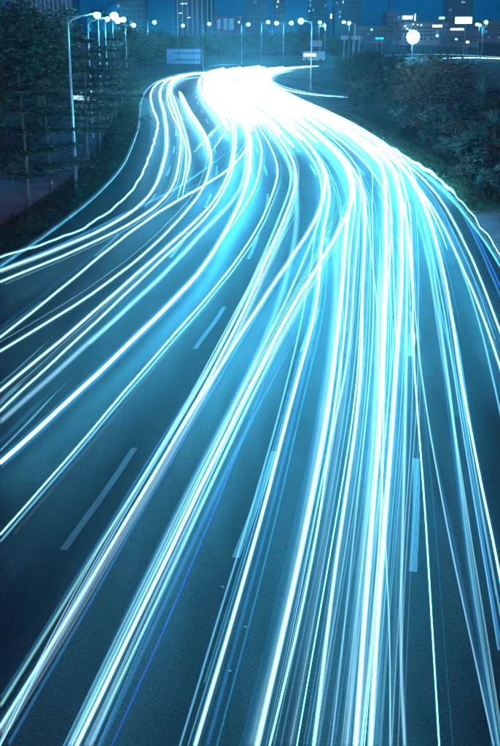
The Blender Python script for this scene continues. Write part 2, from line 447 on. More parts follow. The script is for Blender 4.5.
def put(W3, w, k, col, wob, place, halo, endpx, startpx):
    L = smooth(catmull(W3, .45), 60) if wob else smooth(catmull(W3, 1.6), 12)
    ph = random.uniform(0, 6)
    for i, p in enumerate(L):
        p.z += wob * .5 * (0.6 * math.sin(i * .61 + ph) + 0.5 * math.sin(i * 0.23 + ph * 2)) + 0.010 * math.sin(i * 1.7 + ph)
        p.x += wob * 0.3 * math.sin(i * .4 + ph) + 0.012 * math.sin(i * .55 + ph)
    rad = [0.5 * w / F_PX * 40 ** 0.35 * max(8, zc(p)) ** 0.65 for p in L]
    ne = len(L) - 1
    for i in range(min(9, ne // 2)):                               # a lamp fades in and out where the exposure begins and ends
        rad[i] *= (i + .3) / 9
        if 4 < endpx[0] < 498 and endpx[1] < 740: rad[ne - i] *= (i + .3) / 9
    bright = k >= 0.9
    if bright:
        o = shell('light_trail', L, [r * .46 for r in rad], 6, trail_mat('W', k, False, True) if col == 'w' else trail_mat(col, k * KB, False, True))
        hc = col
        shell('glow_shell', L, [r * .95 for r in rad], 6, trail_mat(hc, k * .36, True, False), o, True)  # glow around the streak, put in as see-through emissive shells
        shell('glow_shell', L, [r * 2.1 for r in rad], 6, trail_mat('h', k * .045, True, False), o, True)
        rs = random.getstate()
        for q in range(0 if wob else 2):                 # the weaker lamps and reflections of the same vehicle
            off = random.choice((-1, 1)) * random.uniform(.10, .34); dz = random.uniform(-.22, .30); a_, b_ = random.uniform(.0, .25), random.uniform(.75, 1.0)
            i0, i1 = (int(a_ * len(L)), len(L)) if q else (0, int(b_ * len(L)))
            if q == 1: i0, i1 = 0, len(L)
            Ls = [p + Vector((off, 0, dz)) for p in L[i0:i1]]
            if len(Ls) < 3: continue
            wide = random.random() < .45
            shell('streak', Ls, [r * (1.3 if wide else .38) for r in rad[i0:i1]], 5, trail_mat(random.choice('whc'), (.05 if wide else .22) * (1.0 if k >= 1.2 else .7), True, False), o, True)
        random.setstate(rs)
    else:
        hc = {'w': 'h', 'c': 'h'}.get(col, col)
        o = shell('light_trail', L, [r * .45 for r in rad], 6, trail_mat(col, k * KS * .22, True, k > .3), None, True)
        shell('glow_shell', L, [r * .75 for r in rad], 6, trail_mat(col, k * KS * .18, True, False), o, True)
        shell('glow_shell', L, [r * 1.15 for r in rad], 6, trail_mat(hc, k * KS * .12, True, False), o, True)  # blurred glow of the fainter streak, also built from emissive shells
    RECS.append([o, w, k, col, endpx, startpx, place, wob])

KB, KS = 3.2, 1.9
B1, B2, B3 = 3.2, 1.6, 0.55     # bright, medium, soft
F1, F2 = 0.22, 0.10             # faint bands
# -- sweeping out of the slip lane on the left
trail([(262,71),(235,72),(205,72.5),(180,75.5),(160,82),(151,93),(153,108),(158,122),(154,142),(146,165),(136,185),(112,210),(68,236),(0,258)], 2.6, 1.3, wob=.09)
trail([(262,71.5),(222,73),(190,74),(168,80),(160,92),(164,110),(167,130),(166,154),(153,192),(129,215),(85,239),(34,258),(0,271)], 3.4, B2)
trail([(235,72),(205,73),(182,77),(170,88),(172,104),(178,120),(181,142),(178,168),(170,194),(150,212),(129,226),(85,248),(34,268),(0,282)], 2.6, B2)
trail([(228,152),(204,170),(170,193),(129,211),(68,243),(20,262),(0,270)], 3.0, 0.45, 'b')
trail([(200,72.5),(178,77),(171,87),(176,104),(184,128),(189,148),(190,162),(182,196)], 2.6, B2)
trail([(190,74),(173,80),(167,92),(170,110),(180,130),(186,148),(185,172),(177,200)], 2.0, 0.9)
trail([(179,91),(185,104),(192,118),(201,130),(207,143),(209,159)], 3.6, B1)
trail([(181,92),(190,110),(203,130),(211,150),(210,168),(201,193),(170,230),(143,255),(112,281),(60,319),(0,351)], 2.6, B2)
trail([(223,121),(209,136),(194,152)], 2.0, B2)
trail([(228,128),(218,143),(211,152)], 2.0, 0.9)
trail([(245,152),(228,170),(204,186),(170,204),(112,246),(60,290),(0,338)], 2.6, B2, ext=True)
# -- leaving by the left edge
trail([(233,131),(233,148),(229,172),(212,205),(184,231),(160,254),(120,288),(60,342),(0,391)], 3.0, B2, ext=True)
trail([(236,131),(235,150),(231,176),(212,211),(187,236),(163,259),(123,296),(66,350),(10,402),(0,411)], 2.4, B2, ext=True)
trail([(247,142),(246,162),(242,186),(221,215),(203,230),(180,259),(150,287),(103,331),(50,378),(0,422)], 5.5, B3, 'w', ext=True)
trail([(251,143),(249,170),(243,196),(226,230),(201,274),(170,302),(118,356),(70,401),(30,437),(0,463)], 4.2, B1, ext=True)
trail([(253,150),(250,176),(246,200),(229,231),(205,274),(174,302),(122,356),(74,401),(34,437),(0,468)], 7.0, F2, 'b', ext=False)
trail([(277,182),(257,230),(240,256),(221,281),(190,318),(160,349),(126,390),(86,438),(40,492),(0,534)], 2.2, 1.1, ext=True)
trail([(280,184),(261,230),(243,258),(223,284),(192,321),(162,352),(129,392),(88,441),(43,495),(0,541)], 2.6, B3, 'c', ext=False)
trail([(73,376),(58,392),(38,412),(0,451)], 2.0, 0.5, 'c')
trail([(66,377),(46,397),(20,423),(0,442)], 5.0, 0.12, 'b')
trail([(30,376),(17,388),(0,404)], 3.2, 0.35, 'c')
trail([(33,381),(20,394),(0,412)], 4.0, 0.12, 'b')
trail([(60,330),(30,358),(0,384)], 2.0, 0.25, 'c')
trail([(248,142),(250,156),(252,177)], 2.0, B2)
trail([(262,152),(260,170),(252,196),(240,214),(222,240)], 2.4, B2, ext=True)
# -- first broad bundle to the bottom left
trail([(290,190),(274,230),(245,298),(224,340),(194,400),(160,452),(97,548),(48,630),(0,706)], 3.2, 0.60, 'g', ext=True)
trail([(295,190),(279,230),(250,298),(229,340),(201,400),(170,447),(102,560),(50,648),(0,728)], 3.6, 0.95, 'w', ext=True)
trail([(299,190),(284,230),(254,298),(234,340),(205,398),(174,452),(106,560),(54,648),(0,734)], 6.0, 0.25, 'l', ext=False)
trail([(322,205),(310,230),(286,266),(262,301),(226,356),(204,393),(168,450),(104,556)], 4.0, 1.8, ext=True)
trail([(309,236),(262,306),(228,362),(209,396),(176,454),(114,560),(60,655),(8,744)], 3.2, 0.24, 'b')
trail([(240,305),(192,392),(158,446),(92,552),(40,640),(0,698)], 3.0, 0.18, 'b')
# -- second broad bundle
trail([(352,205),(330,247),(308,280),(289,312),(269,352),(246,392),(214,458),(167,560),(122,655),(76,746)], 4.0, 1.9, ext=True)
trail([(296,230),(286,285),(276,315),(238,396),(204,462),(153,560),(110,655),(68,746)], 7.5, 0.30, 'c', ext=True)
trail([(318,225),(304,260),(284,305),(256,360),(240,396),(208,462),(160,560),(114,655),(72,746)], 3.0, 0.8, ext=True)
trail([(333,250),(312,285),(293,316),(273,356),(250,398),(221,462),(176,560),(132,655),(90,746)], 3.0, 0.75, 'w')
trail([(300,330),(277,372),(256,410),(227,470),(182,560),(140,655),(99,746)], 4.5, 0.22, 'b')
trail([(310,250),(293,300),(277,346),(259,400),(237,456),(191,568),(152,655),(112,746)], 1.6, 0.5, 'd')
# -- third pair
trail([(322,198),(315,230),(308,291),(296,345),(284,390),(268,465),(231,575),(205,660),(179,746)], 2.0, 0.55, 'c', ext=True)
trail([(330,200),(323,230),(316,312),(294,390),(276,462),(249,562),(224,650),(196,746)], 3.6, 1.3, ext=True)
trail([(326,235),(319,312),(300,390),(283,462),(257,562),(234,650),(208,746)], 3.6, 0.20, 'b')
# -- the great fan in the middle
trail([(352,190),(346,230),(341,300),(334,370),(324,430),(301,560),(284,640),(257,746)], 5.0, 1.2, ext=True)
trail([(346,200),(337,230),(336,300),(330,372),(320,432),(297,560),(280,640),(264,700),(252,746)], 9.0, 0.20, 'w')
trail([(356,195),(350,250),(346,320),(338,390),(330,440),(315,560),(296,640),(270,746)], 2.2, 0.9, ext=True)
trail([(358,200),(352,300),(345,390),(336,460),(322,560),(308,650),(290,746)], 8.0, 0.10, 'w')
trail([(362,180),(358,230),(353,300),(345,390),(333,424),(318,500),(305,570),(290,640),(270,735)], 2.6, 0.8, ext=True)
trail([(366,200),(364,250),(362,320),(361,390),(354,450),(344,509),(335,566),(325,650),(313,746)], 3.6, 0.95, ext=True)
trail([(368,210),(366,330),(358,450),(348,509),(338,566),(329,650),(317,746)], 7.0, 0.10, 'c')
trail([(372,170),(372,230),(374,290),(372,350),(368,410),(358,500),(348,580),(338,680),(331,746)], 1.8, 0.5, ext=True)
trail([(384,170),(386,230),(384,310),(381,390),(376,485),(369,560),(362,650),(355,746)], 4.6, 1.8, ext=True)
trail([(380,230),(379,310),(376,390),(370,485),(362,560),(354,650),(346,746)], 8.0, 0.28, 'w')
trail([(388,180),(392,230),(386,300),(384,390),(384,485),(378,560),(371,650),(362,746)], 2.0, 0.9, ext=True)
trail([(398,180),(402,230),(400,310),(395,390),(386,492),(381,560),(376,650),(371,746)], 4.6, 1.5, ext=True)
trail([(400,235),(398,330),(392,430),(388,500),(386,570),(382,650),(376,746)], 6.0, 0.14, 'c')
trail([(362,190),(370,240),(378,320),(379,400),(381,489),(384,560),(390,610),(393,662),(391,746)], 1.5, 0.8, ext=True)
trail([(404,185),(407,240),(407,310),(405,390),(404,475),(403,560),(400,640),(398,696),(404,746)], 3.2, 0.6, ext=True)
trail([(402,240),(403,390),(401,475),(398,560),(394,650),(390,746)], 5.0, 0.10, 'c')
trail([(395,170),(408,230),(413,313)], 3.4, B2, ext=True)
trail([(412,313),(414,345),(415,361)], 4.2, B2)
trail([(398,165),(410,210),(412,260),(413,330),(415,390),(422,475),(429,560),(435,672),(440,746)], 1.5, 1.1, ext=True)
trail([(388,160),(402,200),(412,260),(416,330),(422,390),(435,458),(454,565),(476,672),(493,746)], 1.7, 0.62, ext=True)
trail([(425,400),(437,458),(456,565),(478,672),(497,746)], 3.4, 0.12, 'b')
trail([(404,165),(422,215),(434,270),(443,340),(449,390),(457,458),(469,565),(484,656),(498,746)], 2.8, 0.42, 'c', ext=True)
trail([(436,330),(447,390),(455,458),(466,565),(481,656),(494,746)], 4.0, 0.14, 'b')
trail([(400,160),(418,205),(432,270),(444,330),(455,370),(461,390),(469,458),(484,562),(500,645)], 2.4, 0.42, 'b', ext=True)
trail([(406,162),(425,205),(438,245),(449,300),(456,345),(463,390),(476,458),(497,566),(502,590)], 2.4, 1.3, ext=True)
trail([(410,168),(428,210),(443,270),(453,330),(461,390),(472,458),(490,562),(501,620)], 2.0, 0.5, 'c', ext=True)
trail([(396,158),(414,182),(425,198),(437,222),(447,249)], 3.4, B2, ext=True)
trail([(390,155),(408,176),(420,196),(432,230),(443,264),(451,312),(457,345)], 2.6, B2, ext=True)
# -- outermost lane on the right
trail([(378,148),(412,178),(432,206),(445,230),(465,278),(480,320),(494,385),(502,424)], 2.2, 0.45, 'c', ext=True)
trail([(374,147),(404,170),(429,202),(446,230),(467,278),(483,315),(502,372)], 2.4, 1.1, ext=True)
trail([(350,135),(398,158),(432,188),(456,226),(475,264),(487,298),(502,336)], 2.2, 1.3, ext=True)
trail([(362,138),(405,160),(442,185),(466,215),(486,256),(502,290)], 2.0, 0.55, 'd', ext=True)
trail([(358,136),(400,157),(438,183),(462,212),(482,254),(502,300)], 2.6, 0.25, 'b', ext=False)
trail([(362,134),(395,152),(422,168),(440,181),(456,196),(478,222),(502,258)], 2.0, 1.0, 'c', wob=.13, ext=True)
trail([(364,133),(396,151),(423,167),(441,180),(456,195)], 2.6, B2, wob=.16)
# -- the many fine strands between them
FY = (205, 262, 330, 390, 475, 560, 650, 746)
def strand(xs, **kw):
    trail([(x, y) for x, y in zip(xs, FY) if -1 <= x <= 503], **kw)
for q in range(24):
    t = (q + random.uniform(.1, .9)) / 24; j = random.uniform(-9, 9); c_ = random.choice('wwwc')
    top = 338 + t * 76 + j; m_ = 331 + t * 92; b_ = 254 + t * 152
    xs = [top, top * .72 + m_ * .28 + 2, top * .34 + m_ * .66 + 1, m_, m_ * .78 + b_ * .22 + 5 * (.5 - t), m_ * .53 + b_ * .47 + 7 * (.5 - t), m_ * .27 + b_ * .73 + 5 * (.5 - t), b_]
    br = random.random()
    strand(xs, w=random.uniform(.8, 1.6), k=.95 if br > .85 else random.uniform(.14, .42), col='w' if br > .85 else c_, ext=br > .4)
for q in range(5):
    o_ = random.uniform(-7, 7)
    strand([300 + o_, 268 + o_, 232 + o_, 201 + o_, 152 + o_ * 1.3, 101 + o_ * 1.8, 49 + o_ * 2.2, -1], w=random.uniform(1.0, 1.8), k=random.uniform(.25, .6), col=random.choice('wcl'))
for q in range(7):
    o_ = random.uniform(-8, 9)
    strand([346 + o_, 318 + o_, 280 + o_, 247 + o_, 207 + o_ * 1.2, 165 + o_ * 1.5, 121 + o_ * 1.9, 78 + o_ * 2.2], w=random.uniform(1.0, 1.8), k=random.uniform(.25, .7), col=random.choice('wwc'))
for q in range(3):
    o_ = random.uniform(-5, 6)
    strand([326 + o_, 320 + o_, 312 + o_, 292 + o_, 272 + o_, 247 + o_ * 1.2, 221 + o_ * 1.5, 192 + o_ * 1.8], w=random.uniform(.9, 1.5), k=random.uniform(.2, .5), col=random.choice('wcb'))
for q in range(9):
    o_ = random.uniform(-12, 14)
    strand([420 + o_ * .8, 434 + o_ * .8, 446 + o_, 456 + o_, 468 + o_ * 1.1, 482 + o_ * 1.2, 497 + o_ * 1.3, 511 + o_ * 1.4], w=random.uniform(.9, 1.6), k=random.uniform(.2, .6), col=random.choice('wcb'))
# -- side road and far road
trail([(258,76),(270,83),(284,89),(300,93),(322,96),(352,97.5)], 2.2, 0.9)
trail([(256,74),(268,79),(282,86),(300,91),(322,95),(352,96.5)], 1.8, 0.6)
trail([(376,56),(410,54.5),(450,54.5),(500,57)], 1.0, 0.7, 'c')
trail([(440,58.5),(470,57.6),(500,58.5)], 1.6, B2)
trail([(320,65.5),(290,67.5),(265,69.5),(240,70)], 1.5, B2)
trail([(319,66.3),(292,68.4),(266,70.8),(236,72)], 1.5, B2)
trail([(208,66.2),(224,64.4),(244,65.5)], 1.0, 0.7, 'c')

# -- unresolved mass of trails in the glare up the road
for i in range(84):
    u = random.uniform(-2.3, 10.0)
    lo = 104 if u < 2 else (94 if u < 6 else 106)
    s0 = s_at(random.uniform(lo, 155)); s1 = s_at(random.uniform(248, 284))
    u1 = u + (random.uniform(-1.8, .2) if u < 4 else random.uniform(-1.6, .8)); z = random.uniform(0.5, 1.0)
    n = int((s1 - s0) / 12)
    W3 = [P(s1 + (s0 - s1) * t / n, u1 + (u - u1) * (t / n), z) for t in range(n + 1)]
    L = catmull(W3, 3.0); w = random.uniform(1.8, 3.2)
    rad = [0.5 * w / F_PX * 40 ** 0.3 * zc(p) ** 0.7 for p in L]
    o = shell('light_trail', L, rad, 5, trail_mat('W', random.choice((1.2, 1.8, 2.6)), False, True))
    tag(o, 'white light trail merged in the overexposed glare far up the road', 'light trail', 'trails merged in the far glare')

# labels: each trail by its look and by where it leaves the picture
LE, BO, RI, MI = [], [], [], []
for r in RECS:
    e = r[4]
    (LE if e[0] <= 0.5 else BO if e[1] >= 744 else RI if e[0] >= 500 else MI).append(r)
LE.sort(key=lambda r: r[4][1]); BO.sort(key=lambda r: r[4][0]); RI.sort(key=lambda r: r[4][1]); MI.sort(key=lambda r: (r[4][0], r[4][1]))
def look(r):
    wd = 'broad' if r[1] >= 5 else 'slim' if r[1] < 2.3 else 'medium-wide'
    br = 'brilliant' if r[2] >= 1.2 else 'bright' if r[2] >= 0.6 else 'soft' if r[2] >= 0.3 else 'faint'
    return f'{br} {wd} {CW[r[3]]} light trail'
for L_, txt in ((LE, '{o} from the top along the left picture edge'), (BO, '{o} from the left along the bottom picture edge'),
                (RI, '{o} from the top along the right picture edge'), (MI, '{o} from the left of those ending on the asphalt')):
    for i, r in enumerate(L_):
        tag(r[0], look(r) + ', ' + txt.format(o=ordinal(i)), 'light trail', 'headlight trails on the road')

# ------------------------------------------------------------------ street lamps
def lamp_meshes(h, arm, bulb):
    pole = MB().tube([(0,0,-0.1),(0,0,0.9)], [0.15, 0.14], 10).tube([(0,0,0.9),(0,0,h*0.5),(0,0,h)], [0.11, 0.09, 0.06], 8)
    base = MB().box((-0.25,-0.25,-0.12), (0.25,0.25,0.06))
    sg = 1 if arm > 0 else -1
    ar = MB().tube([(0,0,h-0.55),(sg*0.25,0,h-0.22),(arm*0.55,0,h+0.02),(arm,0,h+0.16)], [0.045,0.045,0.04,0.035], 6)
    br = MB().tube([(0,0,h-0.05),(arm*0.5,0,h+0.0)], 0.02, 5)
    x0, x1 = sorted((arm - sg * 0.15, arm + sg * 0.75))
    head = MB(); n = 10
    for z, k in ((h+0.10, 0.95), (h+0.17, 1.0), (h+0.27, 0.55)):
        for i in range(n):
            a = 2*math.pi*i/n; head.v.append(((x0+x1)/2 + 0.45*k*math.cos(a), 0.15*k*math.sin(a), z + .12))
    for j in range(2):
        for i in range(n): head.f.append((j*n+i, j*n+(i+1)%n, (j+1)*n+(i+1)%n, (j+1)*n+i))
    head.f.append(tuple(range(2*n, 3*n))); head.f.append(tuple(range(n))[::-1])
    lens = MB(); c = ((x0+x1)/2, 0, h+0.09)
    lens.lathe([(0.01, bulb * .85), (bulb * .55, bulb * .7), (bulb * .9, bulb * .35), (bulb, 0), (bulb*0.95, -bulb*0.35), (bulb*0.7, -bulb*0.75), (bulb*0.3, -bulb*0.98), (0.01, -bulb)], c, 12)
    return dict(base=base.mesh('base', M['concrete']), pole=pole.mesh('pole', M['pole'], True), arm=ar.mesh('arm', M['pole'], True), brace=br.mesh('brace', M['pole']),
                lamp_head=head.mesh('lamp_head', M['dark_metal']), lens=lens.mesh('lens', M['lamp'], True))
LM = {'r': lamp_meshes(11.4, 1.65, 0.22), 'rf': lamp_meshes(11.5, 1.75, 0.46), 'lf': lamp_meshes(11.5, -1.6, 0.46)}
def street_lamp(x, y, kind, label, group, z=0.0):
    t = thing('street_lamp', label, 'street lamp', (x, y, z), 0, group)
    hd = None
    if kind != 'r': k_ = random.uniform(.93, 1.05); t.scale = (k_, k_, k_)
    for nm in ('base', 'pole', 'arm', 'brace', 'lamp_head'):
        o = link(nm, LM[kind][nm], t)
        if nm == 'lamp_head': hd = o
    link('lens', LM[kind]['lens'], hd)
    return t
rows = [(97.5, 73), (107.5, 109), (113, 145), (117, 181), (122.5, 217), (133.5, 262), (154, 330), (183, 372), (209, 384)]
for i, (px, Y) in enumerate(rows):
    head = AT(px, 20, Y)
    street_lamp(head.x - 1.95, Y, 'r' if i < 2 else 'rf', 'tall grey street lamp with one curved arm, ' + ORD[i] + ' from the camera beyond the left hedge', 'street lamps on the left')
rows = [(301, 194, 'lf'), (248.5, 330, 'rf'), (268, 352, 'rf'), (276.5, 300, 'lf'), (291.5, 290, 'rf'), (320, 398, 'lf'), (325, 398, 'rf'), (344, 392, 'lf'), (349, 345, 'lf'), (477, 352, 'lf'), (486, 330, 'rf'), (480, 470, 'lf')]
names = ['tall grey street lamp standing alone on the grass triangle right of the glare', 'street lamp behind the glare, leftmost on the far right verge',
         'second street lamp from the left behind the glare', 'third street lamp from the left behind the glare', 'fourth street lamp from the left, just left of the lone near lamp',
         'street lamp in a close pair above the grey panel, its left one', 'street lamp in a close pair above the grey panel, its right one',
         'street lamp between the two small pale road signs', 'taller street lamp above the right pale road sign',
         'street lamp right of the white billboard, the lower one', 'highest street lamp right of the white billboard', 'distant street lamp low behind the white billboard']
for (px, Y, k), nm in zip(rows, names):
    hp = AT(px, 22, Y)
    street_lamp(hp.x + (1.9 if k == 'lf' else -2.05), Y, k, nm, 'street lamps on the right')

# ------------------------------------------------------------------ trees and shrubs
def leaf(mb, p, size, flat=0.0):
    a = random.uniform(0, 2*math.pi); tilt = random.gauss(0, 0.35) if flat else random.uniform(-1.3, 1.3)
    d = Vector((math.cos(a), math.sin(a), 0)); n = Vector((-math.sin(a) * math.cos(tilt), math.cos(a) * math.cos(tilt), math.sin(tilt)))
    d.z = random.gauss(0, 0.3); l = size * random.uniform(0.7, 1.3); w = l * 0.42
    p = Vector(p)
    mb.v += [tuple(p - d * l * 0.5), tuple(p + n * w * 0.5), tuple(p + d * l * 0.5), tuple(p - n * w * 0.5)]
    k = len(mb.v); mb.f.append((k-4, k-3, k-2, k-1))

def layered_tree(h, spread, leaves, ls, seed):
    random.seed(seed)
    tr = MB(); lean = random.uniform(-.2, .2)
    tr.tube([(0,0,-0.1),(lean*.3,0,h*.35),(lean,0.1,h*.7),(lean,0.1,h*.97)], [0.14,0.11,0.07,0.02], 7)
    cr = MB(); tiers = max(5, int(h / 1.35))
    for t in range(tiers):
        f = t / (tiers - 1); z = h * (0.30 + 0.66 * f) + random.uniform(-.1, .1)
        rad = spread * (1 - 0.72 * f) * random.uniform(.8, 1.1)
        nb = random.randint(5, 7)
        for b in range(nb):
            a = 2*math.pi*(b + random.uniform(-.3, .3))/nb; L = rad * random.uniform(.65, 1.1)
            e = Vector((lean*f + math.cos(a)*L, math.sin(a)*L, z + L*random.uniform(.02, .14)))
            tr.tube([(lean*f, 0.1*f, z-0.12), tuple(Vector((lean*f,0,z)).lerp(e, .5)), tuple(e)], [0.045, 0.03, 0.012], 4, False)
            nl = int(leaves / tiers / nb)
            for i in range(nl):
                q = random.random() ** 0.6
                p = Vector((lean*f, 0, z)).lerp(e, q)
                sp = 0.16 * L + 0.12
                leaf(cr, (p.x + random.gauss(0, sp), p.y + random.gauss(0, sp), p.z + abs(random.gauss(0, 0.07)) + random.gauss(0, .03)), ls, 1)
    return tr, cr

def round_tree(h, w, trunk_h, leaves, ls, seed, clumps=26, multi=1):
    random.seed(seed)
    tr = MB(); cr = MB(); cz = (h + trunk_h) / 2; rz = (h - trunk_h) / 2
    cs = []
    for i in range(clumps):
        while True:
            x, y, z = (random.uniform(-1, 1) for _ in range(3))
            d = x*x + y*y + z*z
            if 0.25 < d < 1: break
        cs.append((Vector((x*w/2*.86, y*w/2*.86, cz + z*rz*.86)), random.uniform(.13, .26) * w))
    for k in range(multi):
        ox = 0 if multi == 1 else random.uniform(-.25, .25) * w * .5
        tr.tube([(ox*.5,0,-0.1),(ox,0,trunk_h*.6),(ox,random.uniform(-.1,.1),cz)], [0.05*w*.5+.05, 0.04*w*.5+.04, 0.03], 7)
        for c, r_ in random.sample(cs, min(8, len(cs))):
            tr.tube([(ox,0,trunk_h*.7), tuple(c*.55 + Vector((ox*.4,0,trunk_h*.4))), tuple(c)], [0.06, 0.04, 0.015], 4, False)
    for i in range(leaves):
        c, r_ = random.choice(cs)
        v = Vector((random.gauss(0,1), random.gauss(0,1), random.gauss(0,1))).normalized() * r_ * (random.random() ** .4)
        p = c + Vector((v.x, v.y, v.z * .75))
        if p.z < 0.05: p.z = random.uniform(0.05, 0.4)
        leaf(cr, p, ls)
    return tr, cr

def spiky(h, n, L, seed):
    random.seed(seed)
    tr = MB().tube([(0,0,-.1),(0.03,0,h*.5),(0,0.02,h)], [.13,.11,.10], 7); cr = MB()
    for i in range(n):
        a = random.uniform(0, 2*math.pi); el = random.uniform(-.45, 1.35); l = L * random.uniform(.7, 1.1)
        d = Vector((math.cos(a)*math.cos(el), math.sin(a)*math.cos(el), math.sin(el))); sd_ = Vector((-math.sin(a), math.cos(a), 0)) * 0.035 * L
        p0 = Vector((0,0,h)); p1 = p0 + d*l*.55; p2 = p0 + d*l + Vector((0,0,-.25*l))
        k = len(cr.v); cr.v += [tuple(p0-sd_*.6), tuple(p0+sd_*.6), tuple(p1+sd_), tuple(p1-sd_), tuple(p2)]
        cr.f += [(k,k+1,k+2,k+3), (k+3,k+2,k+4)]
    return tr, cr

def proto(pair, lm): return (pair[0].mesh('trunk', M['bark'], True), pair[1].mesh('crown', M[lm]))
LAY = [proto(layered_tree(9.2, 3.5, 5200, .26, 11), 'leaf_dark'), proto(layered_tree(8.6, 3.2, 4800, .26, 12), 'leaf_dark'), proto(layered_tree(10.2, 3.7, 5200, .28, 13), 'leaf_dark')]
BIG = [proto(round_tree(12.0, 8.5, 2.5, 6000, .42, 21, 34), 'leaf_dark'), proto(round_tree(11.0, 7.5, 2.2, 5200, .40, 22, 30), 'leaf_dark')]
MID = [proto(round_tree(8.8, 10.5, .8, 4600, .6, 31, 40), 'leaf'), proto(round_tree(7.2, 11.5, .6, 4600, .6, 32, 38), 'leaf')]
BRN = [proto(round_tree(7.2, 11.6, .9, 9000, .40, 41, 60, 3), 'leaf_brown')]
DRK = [proto(round_tree(5.4, 6.4, .6, 4200, .36, 51, 26, 2), 'leaf_dark')]
SHR = [proto(round_tree(2.3, 3.2, .25, 2000, .26, 61, 18, 3), 'leaf_grey'), proto(round_tree(1.8, 2.6, .2, 1700, .22, 62, 16, 3), 'leaf_brown'), proto(round_tree(2.9, 3.0, .3, 2200, .26, 63, 20, 3), 'leaf_dark')]
YUC = [proto(spiky(1.5, 90, 1.5, 71), 'leaf_blue'), proto(spiky(.7, 80, 1.2, 72), 'leaf_blue')]
random.seed(99)
def plant(name, pr, label, cat, x, y, z=0.0, sc=1.0, rz=None, group=None):
    t = thing(name, label, cat, (x, y, z), random.uniform(0, 6.28) if rz is None else rz, group)
    t.scale = (sc, sc, sc * random.uniform(.95, 1.05))
    link('trunk', pr[0], t); link('crown', pr[1], t)
    return t

lay_pos = [(30,222,0,1.0),(52,205,1,.95),(88,172,2,1.0),(100,156,0,.95),(108,140,1,1.0),(116,128,2,.95),(122,118,0,.9)]
for i, (px, py, k, sc) in enumerate(lay_pos):
    p = G(px, py)
    plant('layered_tree', LAY[k], 'slender dark tree with flat layered branches, ' + ORD[i] + ' from the camera along the left hedge', 'tree', p.x, p.y, .05, sc, None, 'layered trees along the left hedge')
big_pos = [(-22.5, 66, 0, .85), (-21.5, 82, 1, 1.0), (-27, 84, 0, 1.0), (-22.5, 98, 0, 1.0), (-23, 118, 1, 1.05), (-26, 140, 0, 1.0), (-30, 108, 1, 1.1), (-31, 168, 0, 1.0)]
big_pos.sort(key=lambda q: q[1])
for i, (x, y, k, sc) in enumerate(big_pos):
    sc *= 1.24
    plant('dense_tree', BIG[k], 'tall dense near-black tree left of the footpath, ' + ORD[i] + ' from the camera', 'tree', x, y, 0, sc, None, 'dense trees left of the footpath')
mid_px = [(128,350,0),(142,300,0),(152,345,1),(168,330,1),(178,395,0),(192,400,1),(205,380,0),(219,400,1),(233,395,0),(247,410,1),(262,432,0),(277,430,1),(291,440,0),(306,436,1),(321,445,0),(334,432,1),(136,395,1),(160,400,0),(185,430,0),(199,440,1),(212,436,0),(226,445,0),(240,440,1),(255,448,0),(269,452,1),(284,455,1),(299,460,0),(315,458,1),(147,420,0)]
mid_px.sort(key=lambda q: AT(q[0], 50, q[1]).x / q[1])
for i, (px, Y, k) in enumerate(mid_px):
    p = AT(px, 45, Y)
    plant('round_tree', MID[k], 'lamp-lit bushy tree in the far row behind the glare, ' + ORD[i] + ' from the left', 'tree', p.x, Y, -.1, random.uniform(.72, 1.25), None, 'bushy trees in the far row')
# right-hand garden
p = G(437, 121); plant('spreading_shrub', BRN[0], 'large rounded brownish shrub, biggest in the right garden', 'shrub', p.x, p.y, .3, 1.0, 0)
for px, py, sc, lb in ((352,84,1.05,'dark round tree left end of the back clump right of the side road'), (371,84,1.2,'tallest dark tree in the middle of the back clump by the side road'), (393,84,1.1,'dark round tree right end of the back clump by the side road'),
                   (362,110,.75,'low dark shrub left in front of the back clump beside the side road'), (383,111,.78,'low dark shrub right in front of the back clump beside the brown shrub')):
    p = G(px, py); plant('dark_tree', DRK[0], lb, 'tree', p.x, p.y, 0, sc, None, 'dark clump by the side road')
spots = [(405,128,0,1.0),(422,132,1,1.1),(440,134,0,1.2),(456,140,1,1.1),(470,137,2,1.2),(488,142,0,1.2),(432,150,2,.8),(448,156,1,.9),(464,160,0,1.0),(480,164,2,1.1),(496,168,1,1.1),(470,178,1,.8),(486,186,2,.9),(499,194,0,.8),(497,122,2,1.3),(476,118,0,1.2),(392,120,2,.8)]
spots.sort(key=lambda q: (q[1], q[0]))
for i, (px, py, k, sc) in enumerate(spots):
    p = G(px, py, .6)
    kind = ('grey-green', 'brownish', 'dark green')[k]
    plant('garden_shrub', SHR[k], f'low {kind} shrub on the right bank, {ORD[i]} counting from the back', 'shrub', p.x, p.y, .6, sc, None, 'low shrubs on the right bank')
for (px, py, k, sc), lb in zip([(481,122,0,2.0),(456,128,1,1.7),(474,150,1,1.6),(493,150,0,1.5),(478,198,1,1.0)],
        ['tall spiky teal plant right of the big brown shrub', 'spiky plant in front of the big brown shrub', 'spiky plant in the middle of the low bank shrubs', 'spiky plant at the right picture edge', 'small spiky plant nearest the kerb on the right bank']):
    p = G(px, py, .6); plant('spiky_plant', YUC[k], lb, 'plant', p.x, p.y, .6, sc, None, 'spiky plants in the right garden')

